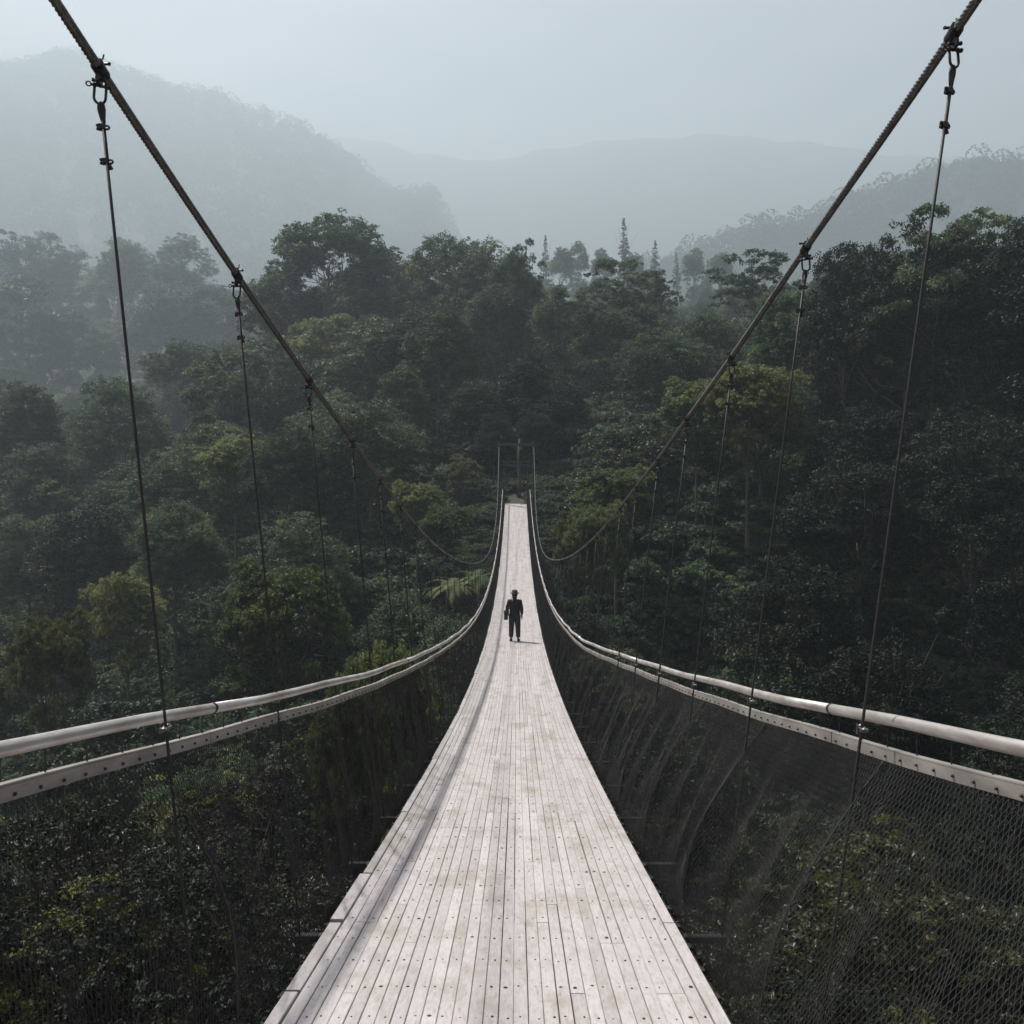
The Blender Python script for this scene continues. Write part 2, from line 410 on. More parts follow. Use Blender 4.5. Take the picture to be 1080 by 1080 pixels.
# --- hangers: rope + band + shackle + clips (sub-parts share meshes)
hb = MB()                                     # cable band (local z up, y along cable)
hb.tube([(0, -.03, 0), (0, .03, 0)], .0255, 12); hb.tube([(0, -.034, 0), (0, -.03, 0)], .021, 12); hb.tube([(0, .03, 0), (0, .034, 0)], .021, 12)
hb.box((0, 0, -.04), (.012, .04, .05)); hb.box((0, 0, .03), (.014, .036, .02)); hb.tube([(-.026, .008, .036), (.026, .008, .036)], .0055, 6); hb.ball((-.027, .008, .036), .008, 6); hb.ball((.027, .008, .036), .008, 6)
hb.tube([(.01, -.012, .04), (.012, -.012, .062)], .0035, 5)
hb.tube([(-.022, 0, -.045), (.022, 0, -.045)], .006, 6); hb.ball((-.022, 0, -.045), .009, 6); hb.ball((.022, 0, -.045), .009, 6)
me_band = hb.mesh('cable_band', M['steel_dark'], False)
sh = MB()                                     # U shackle hanging from the band
P = []
for k in range(13):
    q = PI * k / 12; P.append((-.021 * math.cos(q), 0, -.045 - .024 * math.sin(q)))
sh.tube([(-.021, 0, 0)] + P + [(.021, 0, 0)], .0052, 8)
sh.tube([(-.036, 0, 0), (.034, 0, 0)], .006, 8); sh.ball((-.021, 0, 0), .0095, 8); sh.ball((.021, 0, 0), .0095, 8)
rg = [(-.043 + .009 * math.cos(q), 0, .009 * math.sin(q)) for q in np.linspace(0, 2 * PI, 11)]
sh.tube(rg, .003, 6); sh.tube([(.034, 0, 0), (.041, 0, 0)], .009, 6)
me_sh = sh.mesh('shackle', M['steel_dark'], True)
th = MB()                                     # thimble eye of the rope
th.tube([(0, 0, 0), (-.008, 0, -.008), (-.010, 0, -.03), (-.004, 0, -.065), (0, 0, -.085)], [.006, .006, .006, .006, .005], 7)
th.tube([(0, 0, 0), (.008, 0, -.008), (.010, 0, -.03), (.006, 0, -.065), (.005, 0, -.085)], [.006, .006, .006, .006, .005], 7)
th.tube([(.004, 0, -.08), (.0045, 0, -.24)], .0045, 7); th.tube([(.0045, 0, -.24), (.014, 0, -.265)], [.0055, .008], 6)
me_th = th.mesh('thimble', M['wire'], True)
cl = MB()                                     # wire rope clip
cl.box((-.006, 0, 0), (.022, .026, .02)); cl.tube([(-.022, 0, .007), (.018, 0, .007)], .0042, 6); cl.tube([(-.022, 0, -.007), (.018, 0, -.007)], .0042, 6)
cl.ball((-.020, 0, .007), .0075, 6); cl.ball((-.020, 0, -.007), .0075, 6); cl.tube([(.018, 0, .007), (.022, 0, 0), (.018, 0, -.007)], .0042, 6)
me_cl = cl.mesh('rope_clip', M['steel_dark'], False)
rc_ = MB(); rc_.box((0, 0, 0), (.03, .05, .012)); rc_.ball((0, -.018, 0), .012, 6); rc_.ball((0, .018, .006), .011, 6); rc_.tube([(-.02, 0, -.02), (-.02, 0, .02)], .005, 6)
me_rc = rc_.mesh('rail_clamp', M['cable'], False)
hbm = MB(); hbm.box((.045, 0, 0), (2.54, .04, .04), bev=.004); me_hb = hbm.mesh('hanger_beam', M['steel_dark'])
for i in range(47):
    yy = D0 + SP * i; o = bobj('hanger_beam', me_hb); o.location = ORG + Vector((0, yy, zD(yy) - .115))
for s in (-1, 1):
    for i in range(47):
        d = D0 + SP * i
        if i > 0: d += random.uniform(-.012, .012)
        if s > 0: d += .01
        top = cabp(s, d); bot = Vector((s * (1.29 if s > 0 else 1.2), d, zD(d) - .10))
        if top.z - bot.z < .5: continue
        t = (cabp(s, d + .05) - top).normalized()
        shp = top + Vector((0, 0, -.062)); e = shp + Vector((0, 0, -.069 * .9))
        dv = (bot - e).normalized()
        mb = MB(); n = 5
        mb.tube([Vector((0, 0, 0)) + (bot - e) * (k / n) + Vector((0, .006 * math.sin(PI * k / n), 0)) for k in range(n + 1)], .0062 if d < 8 else .0085, 7)
        h = bobj('hanger', mb.mesh('hanger', M['wire'], True)); h.location = ORG + e
        def sub(nm, me, loc, rot=None):
            o = obj(nm, me, h); o.location = loc
            if rot: o.rotation_mode = 'QUATERNION'; o.rotation_quaternion = rot
            return o
        pitch = math.atan2(t.z, t.y)
        sub('cable_band', me_band, top - e, Quaternion((1, 0, 0), pitch))
        rz = random.uniform(-.5, .5) * (1 if s > 0 else 1)
        qz = Quaternion((0, 0, 1), rz)
        sub('shackle', me_sh, shp - e, Quaternion((0, 1, 0), -s * .08) @ qz)
        qd = Vector((0, 0, -1)).rotation_difference(dv) @ qz
        sub('thimble', me_th, (0, 0, 0), qd)
        if d < 45:
            for dd in (.10, .235): sub('rope_clip', me_cl, dv * dd, qd)
        # clamp where the rope passes the rail
        tt = (zD(d) + RH - .03 - e.z) / (bot.z - e.z)
        if 0 < tt < 1: sub('rail_clamp', me_rc, (bot - e) * tt)

# --- far pylon
py = bobj('pylon', None); py.location = ORG + Vector((0, END + .4, zD(END)))
for s in (-1, 1):
    mb = MB(); mb.box((s * 1.62, 0, 1.6), (.15, .15, 8.2), bev=.02); mb.build('pylon_leg', M['post'], py)
    mb = MB(); mb.box((s * 1.62, 0, -2.6), (.7, .7, .6)); mb.build('footing', M['concrete'], py)
mb = MB(); mb.box((0, 0, 5.5), (3.5, .2, .25)); mb.box((0, 0, 3.6), (3.0, .1, .12)); mb.build('crossbar', M['post'], py)

for s in (-1, 1):
    mb = MB(); mb.box((s * 1.12, .9, 1.4), (.13, .13, 5.0), bev=.01); mb.build('gate_post', M['post'], py)
mb = MB(); mb.box((0, .9, 3.95), (2.6, .16, .18)); mb.box((0, .9, 3.5), (2.2, .06, .08)); mb.build('gate_beam', M['post'], py)
# ------------------------------------------------------------------ terrain
yk = [-80, -10, 0, 12, 25, 40, 55, 70, 79, 95, 110, 130, 160, 200, 260, 330, 420, 500, 560]
gL = [-6, -9, -12, -20, -27, -31, -32, -30, -28, -24, -20, -15, -9, -4, 6, 20, 50, 96, 132]
gC = [0, -2.5, -4.5, -12, -18, -21, -17, -8, -2.6, 3, 8, 15, 24, 30, 36, 52, 84, 106, 112]
gR = [2, -6, -9, -15, -19, -17, -8, 1, 6, 10, 12, 15, 21, 32, 42, 60, 86, 104, 110]
def ridge(x, y, D, pts, back, front):
    px = np.array([p[0] for p in pts], float); pyy = np.array([p[1] for p in pts], float)
    cx = (px - 545) / 900 * D; cz = (520 - pyy) / 900 * D
    h = np.interp(x, cx, cz)
    a = np.where(y < D, (D - y) / front, (y - D) / back)
    a = np.clip(a, 0, 1)
    return h * (1 - a) + (-60) * a
LH = [(-900, 20), (-400, 55), (-100, 95), (0, 86), (60, 78), (110, 80), (160, 98), (200, 108), (250, 128), (300, 140), (340, 156), (370, 178), (400, 212), (415, 222), (440, 219), (462, 216), (470, 240), (500, 300), (560, 360), (700, 420), (2000, 500)]
FH = [(-900, 140), (200, 150), (380, 145), (440, 160), (520, 172), (560, 160), (650, 148), (760, 143), (860, 153), (940, 165), (1080, 172), (1300, 160), (2000, 160)]
RHL = [(-900, 420), (480, 380), (600, 335), (700, 292), (790, 258), (850, 240), (900, 222), (950, 204), (1000, 195), (1050, 189), (1100, 186), (1500, 150), (2200, 140)]
def ground(x, y):
    x = np.asarray(x, float); y = np.asarray(y, float)
    wv = .45 * np.maximum(y, 0) + 20
    u = np.clip(x / wv, -1.6, 1.6)
    a, b, c = np.interp(y, yk, gL), np.interp(y, yk, gC), np.interp(y, yk, gR)
    z = np.where(u < 0, b + (a - b) * np.clip(-u, 0, 1) ** 1.2, b + (c - b) * np.clip(u, 0, 1) ** 1.1)
    z = z + np.where(u > 1, (u - 1) * 8, 0)
    z = z + 1.2 * np.sin(x * .11 + 1) * np.sin(y * .09) * np.clip((y - 85) / 60 + (abs(x) > 12) * .6, 0, 1)
    # beyond the near ridge the land drops, then the big hills stand up
    fall = np.clip((y - 540) / 260, 0, 1)
    z = z * (1 - fall) + (-60) * fall
    far = np.maximum.reduce([ridge(x, y, 2100, LH, 500, 1300), ridge(x, y, 2950, FH, 300, 1100), ridge(x, y, 1350, RHL, 400, 700)])
    wob = 14 * np.sin(x * .016) * np.sin(y * .012 + 2) + 9 * np.sin(x * .035 + y * .025)
    k = np.clip((y - 560) / 200, 0, 1)
    return z * (1 - k) + np.maximum(z, far + wob * .6) * k
def grid(xs, ys, name, mat):
    X, Y = np.meshgrid(xs, ys); Z = ground(X, Y)
    V = np.stack([X.ravel(), Y.ravel(), Z.ravel()], 1); nx = len(xs); ny = len(ys)
    i = np.arange(nx - 1)[None, :] + nx * np.arange(ny - 1)[:, None]; i = i.ravel()
    F = np.stack([i, i + 1, i + nx + 1, i + nx], 1)
    return np_mesh(name, V, F, mat, True)
t = np.linspace(-1, 1, 261); xs = 3400 * np.sign(t) * (np.abs(t) ** 2.6)
ys = np.concatenate([np.arange(-80, 200, 3.0), np.arange(200, 600, 7.0), np.arange(600, 3350, 24.0)])
ter = obj('hillside', grid(xs, ys, 'hillside', M['soil'])); tag(ter, kind='structure')

# landing and path at the far end
mb = MB(); zE = zD(END)
mb.box((0, END + 1.35, zE - .45), (2.9, 2.6, .8), bev=.02); 
land = mb.build('landing', M['footing']); tag(land, kind='structure')
V = []; F = []; n = 4
for k in range(n + 1):
    y = END + 2.6 + k * 1.4; c = .15 + .03 * k
    z = max(float(ground(c, y)) + .1, zE - .05 + .03 * k) + .06 * k
    V += [(c - 1.1, y, z), (c + 1.1, y, z)]
for k in range(n): F.append((2*k, 2*k+1, 2*k+3, 2*k+2))
tag(obj('path', np_mesh('path', V, F, M['soil'])), kind='structure')

# ------------------------------------------------------------------ trees
def unit(v): return v / np.maximum(np.linalg.norm(v, axis=1, keepdims=True), 1e-6)
def leaves(P, Nn, size, tint, aspect=.5, fold=.18, droop=0.0, jit=.6):
    """folded leaves: 4 verts, 2 tris each"""
    n = len(P)
    Nn = unit(Nn + rs.normal(0, jit, (n, 3)))
    T = rs.normal(0, 1, (n, 3)); T[:, 2] -= droop
    T = unit(T - Nn * (T * Nn).sum(1, keepdims=True)); B = np.cross(Nn, T)
    L = (size * rs.uniform(.65, 1.35, n))[:, None]; W = L * aspect * .5
    a = P - T * L * .5; b = P + T * L * .5
    l = P + B * W + Nn * W * fold - T*L*.06; r = P - B * W + Nn * W * fold - T*L*.06
    V = np.stack([a, l, b, r], 1).reshape(-1, 3)
    i = np.arange(n)[:, None] * 4
    F = np.concatenate([i + [0, 3, 2], i + [0, 2, 1]], 1).reshape(-1, 3)
    return V, F, np.repeat(tint, 4)

def clumps_to_leaves(C, rc, per, leaf, sq=.7, up=.8, tipy=0, flat=.85, **kw):
    """C clump centres, rc radii -> leaves on lumpy upper shells, with sub-lumps"""
    Ps = []; Ns = []; Ts = []
    for c, r in zip(C, rc):
        n = int(per * (r / np.mean(rc)) ** 2)
        ns = max(5, n // 28)
        # sub-lumps on the clump's shell
        D = unit(rs.normal(0, 1, (ns, 3))); f = rs.rand(ns) < up; D[:, 2] = np.where(f, np.abs(D[:, 2]), D[:, 2])
        S = c + D * r * rs.uniform(.55, 1.0, (ns, 1)) * [1, 1, sq]
        idx = rs.randint(0, ns, n)
        d2 = unit(rs.normal(0, 1, (n, 3))); d2[:, 2] = np.where(rs.rand(n) < .75, np.abs(d2[:, 2]), d2[:, 2])
        P = S[idx] + d2 * (r * .29 * rs.uniform(.3, 1, (n, 1))) * [1, 1, flat]
        Ps.append(P); Ns.append(unit(D[idx] * .6 + d2 * .8 + [0, 0, .4]))
        Ts.append(np.clip(.42 + (.45 if tipy and rs.rand() < .13 else 0) + rs.normal(0, .16) + rs.normal(0, .12, ns)[idx] + rs.normal(0, .06, n), 0, 1))
    P = np.concatenate(Ps); Nn = np.concatenate(Ns); T = np.concatenate(Ts)
    return leaves(P, Nn, leaf, T, **kw)

def crown_points(kind, R_, H, base, nc, rc):
    """returns clump centres and radii"""
    zc = (H + base) / 2; hz = (H - base) / 2
    if kind == 'conifer':
        k = rs.rand(nc) ** .8; z = base + (H - base) * k; rr = R_ * (1 - k) ** .85 * rs.uniform(.4, 1, nc); a = rs.uniform(0, 2*PI, nc)
        return np.stack([rr * np.cos(a), rr * np.sin(a), z], 1), rc * (1.15 - k * .85)
    if kind == 'umbrella':
        a = rs.uniform(0, 2*PI, nc); rr = R_ * np.sqrt(rs.rand(nc)) * .9
        tier = rs.randint(0, 3, nc); z = H - (rr / R_) ** 2 * hz * .7 - tier * hz * .42 + rs.normal(0, .25, nc)
        return np.stack([rr * np.cos(a), rr * np.sin(a), z], 1), rc * rs.uniform(.7, 1.2, nc)
    D = unit(rs.normal(0, 1, (nc, 3)))
    f = rs.rand(nc) < .7; D[:, 2] = np.where(f, np.abs(D[:, 2]), D[:, 2])
    # big lobes make an uneven outline
    nl = 7; Lb = unit(rs.normal(0, 1, (nl, 3))); q = np.max(D @ Lb.T, 1)
    rad = (.62 + .38 * np.clip(q, 0, 1) ** 3) * rs.uniform(.72, 1.0, nc)
    e = 1.0
    if kind == 'column': rad = rs.uniform(.82, 1.0, nc) * (.9 + .1 * np.clip(q, 0, 1))
    C = D * rad[:, None] * [R_, R_, hz]; C[:, 2] += zc
    if kind == 'vase':
        C[:, :2] *= (.55 + .6 * np.clip((C[:, 2:3] - base) / (H - base), 0, 1))
    return C, rc * rs.uniform(.6, 1.25, nc)

def trunk_mesh(name, H, base, C, rt, nb=14):
    mb = MB(); top = base + (H - base) * .55
    n = 8; bend = rs.normal(0, .012 * H, 2)
    pts = [(bend[0] * math.sin(k / n * 3), bend[1] * math.sin(k / n * 2.4), -1.5 + (top + 1.5) * k / n) for k in range(n + 1)]
    mb.tube(pts, [rt * (1.25 if k == 0 else 1 - .75 * k / n) for k in range(n + 1)], 8)
    for i in rs.permutation(len(C))[:nb]:
        c = C[i]; f = rs.uniform(.45, .98); z0 = base * .6 + (top - base * .6) * f if c[2] > base else base * .7
        z0 = min(z0, c[2] - .1 * H if c[2] > base else z0); z0 = max(z0, base * .5)
        k0 = (z0 + 1.5) / (top + 1.5) * n; p0 = Vector(pts[min(int(k0), n)]); p0.z = z0
        p1 = Vector(c); mid = p0.lerp(p1, .5) + Vector((0, 0, -.04 * (p1 - p0).length)) + Vector(rs.normal(0, .03 * H, 3)) * .5
        r0 = rt * (1 - .75 * min(k0 / n, 1)) * .55
        mb.tube([p0, p0.lerp(mid, .5), mid, mid.lerp(p1, .5), p1], [r0, r0 * .8, r0 * .6, r0 * .4, r0 * .15], 5)
        for _ in range(2):
            q1 = p1 + Vector(rs.normal(0, .05 * H, 3)); mb.tube([mid, mid.lerp(q1, .6), q1], [r0 * .5, r0 * .3, r0 * .08], 4)
    return mb.mesh(name, M['bark'], True)

PROTO = {}
def make_proto(key, kind, R_, H, base, nc, rc, per, leaf, mat, sq=.7, up=.8, rt=.22, nb=14, tipy=0, **kw):
    C, rr = crown_points(kind, R_, H, base, nc, rc)
    V, F, T = clumps_to_leaves(C, rr, per, leaf, sq, up, tipy=tipy, **kw)
    if kind in ('column',):      # vines hang in strings from the rim
        n = 2600; a = rs.uniform(0, 2*PI, n // 26); P = []
        for q in a:
            z0 = base + (H - base) * rs.uniform(.3, .9); r0 = R_ * rs.uniform(.85, 1.05) * math.sqrt(max(0, 1 - ((z0 - (H+base)/2) / ((H-base)/2)) ** 2) + .1)
            for k in range(26): P.append((r0 * math.cos(q) + rs.normal(0, .15), r0 * math.sin(q) + rs.normal(0, .15), z0 - k * .16 * rs.uniform(.8, 1.2)))
        P = np.array(P); v2, f2, t2 = leaves(P, np.tile([0, 0, 1.0], (len(P), 1)), leaf, np.full(len(P), .5)); F = np.concatenate([F, f2 + len(V)]); V = np.concatenate([V, v2]); T = np.concatenate([T, t2])
    cm = np_mesh(key + '_crown', V, F, mat, False, T)
    tm = trunk_mesh(key + '_trunk', H, base, C, rt, nb)
    if key.startswith('near'): tm.materials[0] = M['bark_near']
    PROTO[key] = (tm, cm, R_, float(V[:, 2].max()))
for k in range(4): make_proto('broad%d' % k, 'round', 5.8, 15 + k, 2.5, 84, 1.6, 640, .215, M['leaf'], sq=.95, rt=.28, jit=.85)
for k in range(3): make_proto('tall%d' % k, 'round', 4.3, 22 + 2 * k, 4, 100, 1.4, 560, .215, M['leaf'], sq=1.05, rt=.3, nb=18, jit=.85)
for k in range(2): make_proto('vase%d' % k, 'vase', 5.2, 20, 6, 66, 1.25, 520, .21, M['leaf'], sq=.85, rt=.26, nb=24, jit=.85)
for k in range(2): make_proto('umbrella%d' % k, 'umbrella', 5.5, 17, 8, 48, 1.15, 460, .20, M['leaf'], sq=.5, up=.9, rt=.2, nb=34, jit=.8)
for k in range(2): make_proto('column%d' % k, 'column', 3.3, 15, 1.0, 90, 1.0, 460, .19, M['leaf_vine'], rt=.25, nb=8, jit=.8)
make_proto('conifer0', 'conifer', 3.0, 24, 3, 110, 1.0, 190, .28, M['leaf'], sq=.4, rt=.25, nb=30)
for k in range(2): make_proto('bright%d' % k, 'round', 4.2, 10, 1.8, 80, 1.0, 480, .19, M['leaf_bright'], sq=.9, rt=.18, jit=.85)
for k in range(3): make_proto('dark%d' % k, 'round', 5.2, 15 + 2 * k, 2.5, 84, 1.5, 600, .20, M['leaf_shade'], sq=.95, rt=.28, jit=.85)
make_proto('talldark0', 'round', 4.3, 22, 3, 100, 1.4, 560, .21, M['leaf_shade'], sq=1.05, rt=.3, nb=18, jit=.85)
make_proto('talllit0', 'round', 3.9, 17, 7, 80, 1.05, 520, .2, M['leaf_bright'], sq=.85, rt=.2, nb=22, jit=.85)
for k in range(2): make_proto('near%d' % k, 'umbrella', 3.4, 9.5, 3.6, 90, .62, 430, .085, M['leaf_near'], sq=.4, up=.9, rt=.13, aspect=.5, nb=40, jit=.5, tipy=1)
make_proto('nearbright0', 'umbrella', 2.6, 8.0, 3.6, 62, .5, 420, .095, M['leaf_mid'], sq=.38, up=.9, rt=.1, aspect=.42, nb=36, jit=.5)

# tree fern: frond meshes
def fern_mesh():
    mb = []; Vs = []; Fs = []; Ts = []; b = 0
    for i in range(16):
        a = 2 * PI * i / 16 + rs.uniform(-.15, .15); L = rs.uniform(2.0, 2.7); el = rs.uniform(.5, 1.1)
        P = []; 
        for k in range(26):
            t = k / 25; r = L * t * math.cos(el * (1 - t)) * .95; z = L * (math.sin(el) * t - .75 * t * t)
            P.append((r * math.cos(a), r * math.sin(a), z))
        P = np.array(P); tang = np.gradient(P, axis=0); side = np.array([-math.sin(a), math.cos(a), 0])
        for k in range(1, 26):
            wl = .55 * math.sin(PI * min(1, k / 25 * .9 + .08)) ** .7
            for sg in (-1, 1):
                p = P[k]; q = p + side * sg * wl + tang[k] * 1.2 + np.array([0, 0, -.10 * wl]); t2 = tang[k] * .42
                Vs += [p - t2, p + t2, q]; Fs.append((b, b + 1, b + 2)); b += 3; Ts += [.2 + .35 * rs.rand()] * 3
    return np_mesh('tree_fern_fronds', Vs, Fs, M['leaf_bright'], False, Ts)
FM = fern_mesh()

TREES = []   # (key, x, y, z, scale, sxy, rz)
CAMF = 900.0
def proj(x, y, z): return 545 + (x - CX) / y * CAMF, 520 - z / y * CAMF
def put(key, x, y, z=None, s=1.0, sz=1.0, rz=None):
    if z is None: z = float(ground(x, y))
    TREES.append([key, x, y, z, s, sz, rs.uniform(0, 6.28) if rz is None else rz])
def put_px(key, px, pyt, d, width=None, sz=None):
    """a landmark tree: its top is seen at this bearing; it stands on the ground at distance d"""
    x = CX + (px - 545) / CAMF * d; zt = (520 - pyt) / CAMF * d; g = float(ground(x, d))
    R_, H = PROTO[key][2:4]; h = max(zt - g, 4.0)
    s = (width / CAMF * d / 2 / R_) if width else h / H
    sz = h / H / s
    alt = 'talldark0' if key.startswith('dark') else 'talllit0' if key.startswith('bright') else ('tall0' if key.startswith('broad') else None)
    if alt and sz > 1.35:
        key = alt; R_, H = PROTO[key][2:4]; s = (width or 80) / CAMF * d / 2 / R_; sz = h / H / s
    if sz < .85: g -= (.85 - sz) * H * s; sz = .85
    put(key, x, d, g, s, sz)
# landmark trees of the photograph
put_px('vase0', 350, 226, 160, 150); put_px('tall1', 300, 262, 165, 90); put_px('tall2', 410, 262, 168, 90)
put_px('broad0', 480, 250, 150, 130); put_px('tall0', 545, 268, 140, 70); put_px('column0', 465, 326, 108, 75); put_px('column1', 425, 385, 100, 55)
put_px('umbrella0', 553, 252, 128, 42); put_px('broad1', 520, 300, 132, 90)
put_px('umbrella1', 655, 278, 132, 110); put_px('broad2', 650, 315, 126, 110); put_px('vase1', 590, 305, 122, 80)
put_px('umbrella0', 690, 285, 138, 60); put_px('umbrella1', 790, 268, 118, 110); put_px('broad3', 745, 335, 112, 140); put_px('broad1', 700, 350, 104, 120)
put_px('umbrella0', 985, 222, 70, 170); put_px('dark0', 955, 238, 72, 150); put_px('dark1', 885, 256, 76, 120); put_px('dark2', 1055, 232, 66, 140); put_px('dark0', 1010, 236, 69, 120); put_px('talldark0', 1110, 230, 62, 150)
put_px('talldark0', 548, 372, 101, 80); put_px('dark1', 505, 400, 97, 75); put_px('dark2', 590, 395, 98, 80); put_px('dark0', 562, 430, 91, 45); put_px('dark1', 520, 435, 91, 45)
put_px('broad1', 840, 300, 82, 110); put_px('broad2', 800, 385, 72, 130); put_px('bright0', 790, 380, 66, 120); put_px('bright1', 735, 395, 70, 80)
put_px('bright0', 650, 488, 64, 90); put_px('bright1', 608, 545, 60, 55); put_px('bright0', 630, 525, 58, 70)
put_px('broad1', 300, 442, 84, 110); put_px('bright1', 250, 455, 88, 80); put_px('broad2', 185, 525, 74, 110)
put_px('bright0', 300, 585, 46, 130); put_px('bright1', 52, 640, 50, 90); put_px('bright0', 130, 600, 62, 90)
put_px('bright1', 488, 478, 86, 48); put_px('bright0', 440, 505, 72, 60); put_px('bright1', 472, 530, 68, 60)
put_px('broad3', 130, 395, 120, 110); put_px('column1', 75, 325, 400, 60); put_px('column0', 104, 345, 390, 45); put_px('column0', 15, 290, 400, 130); put_px('tall0', 130, 252, 500, 75); put_px('tall2', 195, 248, 490, 65); put_px('tall1', 60, 248, 520, 70); put_px('tall2', 10, 245, 520, 110); put_px('tall0', 165, 300, 420, 90); put_px('broad1', 110, 400, 330, 110); put_px('vase1', 230, 300, 400, 90)
put_px('broad0', 20, 400, 130, 90)
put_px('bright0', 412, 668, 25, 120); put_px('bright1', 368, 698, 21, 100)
HERO = len(TREES)
# conifers and hazy crowns on the ridge behind
for px, p, d, k in ((657, 232, 465, 'conifer0'), (690, 255, 455, 'conifer0'), (712, 268, 470, 'conifer0'), (636, 262, 455, 'tall1'), (610, 256, 465, 'tall2'), (590, 262, 445, 'tall0'), (730, 262, 460, 'tall1'), (760, 268, 465, 'tall0'), (575, 250, 460, 'conifer0'), (745, 275, 445, 'conifer0'), (668, 268, 450, 'tall2')):
    put_px(k, px, p, d)
NFIX = len(TREES)
# forest fill by Poisson rejection
P_all = [(t[1], t[2]) for t in TREES]
def ok(x, y, r):
    for a, b in P_all:
        if (a - x) ** 2 + (b - y) ** 2 < r * r: return False
    return True
SKX = [-100, 0, 60, 150, 250, 300, 400, 500, 560, 610, 640, 700, 740, 800, 850, 900, 1200]; SKY = [260, 285, 330, 310, 300, 290, 280, 285, 300, 330, 300, 330, 330, 320, 300, 270, 250]
HV = []
for t_ in TREES[:HERO]:
    R0, H0 = PROTO[t_[0]][2:4]; a_, b_ = proj(t_[1], t_[2], t_[3] + H0 * t_[4] * t_[5])
    HV.append((a_, b_, 2 * R0 * t_[4] / t_[2] * CAMF, (1.3 if t_[0].startswith(('bright', 'talllit')) else .8) * min(2 * R0 * t_[4], H0 * t_[4] * t_[5] * .8) / t_[2] * CAMF, t_[2]))
tries = 0
while tries < 60000 and len(TREES) < 262:
    tries += 1
    y = 12 + (290 - 12) * rs.rand() ** .85; x = rs.uniform(-.70, .70) * y + CX
    r = max(3.4, .052 * y + 2.4)
    if 70 < y < 100 and abs(x) < 6: continue
    if not ok(x, y, r * 1.05): continue
    g = float(ground(x, y)); q = rs.rand()
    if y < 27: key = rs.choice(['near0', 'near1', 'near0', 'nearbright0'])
    elif y < 60: key = rs.choice(['broad0', 'broad1', 'bright0', 'bright1', 'broad2', 'vase0', 'column0', 'column1'])
    else: key = rs.choice(['broad0', 'broad1', 'broad2', 'broad3', 'tall0', 'tall1', 'tall2', 'tall0', 'tall1', 'tall2', 'vase0', 'vase1', 'column0', 'column1', 'bright0'])
    if y >= 27 and ((x > 9 and y < 105 and rs.rand() < (.97 if x > 13 else .8)) or rs.rand() < .15): key = rs.choice(['dark0', 'dark1', 'dark2', 'talldark0'] if y > 60 else ['dark0', 'dark1', 'dark2'])  # right slope mostly gets trees with shade painted into their leaf colour
    R_, H = PROTO[key][2:4]
    s = r * .80 / R_ * rs.uniform(.85, 1.2)
    h = H * s * rs.uniform(.85, 1.15)
    hmax = 17 if y > 40 else 13.5
    if y > 100: hmax = 24
    if y > 180: hmax = 32
    h = min(max(h, 7), hmax)
    if abs(x) < 2.4 + R_ * s * 1.3 and y < 84: 
        h = min(h, zD(y) - 2.2 - g)
        if h < 3: continue
    # keep the view to the skyline trees open
    px_ = 545 + (x - CX) / y * CAMF
    if y > 60 and not (y > 200 and px_ < 260):
        lim = np.interp(px_, SKX, SKY) + max(0, 200 - y) * .45
        h = min(h, (520 - lim) / CAMF * y - g)
        if h < 8: continue
    blocked = False
    for (hx_, hp_, hw_, hh_, hy_) in HV:
        if y < hy_ - 2 and abs(px_ - hx_) < hw_ * .5 + R_ * s / y * CAMF * .6:
            h2 = (520 - (hp_ + .8 * hh_)) / CAMF * y - g
            if h2 < h: h = h2
    if h < 4.5: continue
    sz = h / (H * s)
    if sz < .85 and y > 30: g -= (.85 - sz) * H * s; sz = .85
    put(key, x, y, g, s, min(max(sz, .5), 1.9)); P_all.append((x, y))
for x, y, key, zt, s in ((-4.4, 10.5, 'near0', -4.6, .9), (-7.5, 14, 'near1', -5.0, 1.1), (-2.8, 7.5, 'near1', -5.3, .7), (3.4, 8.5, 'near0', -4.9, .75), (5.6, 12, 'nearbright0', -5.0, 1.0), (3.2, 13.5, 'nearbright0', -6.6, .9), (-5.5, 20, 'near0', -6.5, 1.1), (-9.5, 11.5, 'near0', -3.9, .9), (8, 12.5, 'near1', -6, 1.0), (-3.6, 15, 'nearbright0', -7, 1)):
    g = float(ground(x, y)); H = PROTO[key][3]
    put(key, x, y, g, s, (zt - g) / H / s)

SPN = {'dark': 'shade-tinted tree', 'talldark': 'tall shade-tinted tree', 'talllit': 'tall light-green tree', 'broad': 'round-crowned tree', 'tall': 'tall oval-crowned tree', 'vase': 'spreading many-limbed tree', 'umbrella': 'flat-topped open tree', 'column': 'vine-draped columnar tree', 'conifer': 'spire-shaped conifer', 'bright': 'small light-green tree', 'nearbright': 'yellow-green leafy tree', 'near': 'dark glossy-leaved tree'}
NAME = {'dark': 'shade_tinted_tree', 'talldark': 'shade_tinted_tree', 'talllit': 'broadleaf_tree', 'conifer': 'conifer_tree', 'umbrella': 'flat_topped_tree', 'column': 'vine_draped_tree', 'bright': 'small_broadleaf_tree', 'nearbright': 'small_broadleaf_tree', 'near': 'glossy_leaved_tree'}
hx = []   # hanger bearings at mid height, used as landmarks in the labels
ordn = ['first', 'second', 'third', 'fourth', 'fifth', 'sixth']
Lx = [140, 268, 340, 380, 405, 425]; Rx = [955, 825, 752, 715, 688, 665]
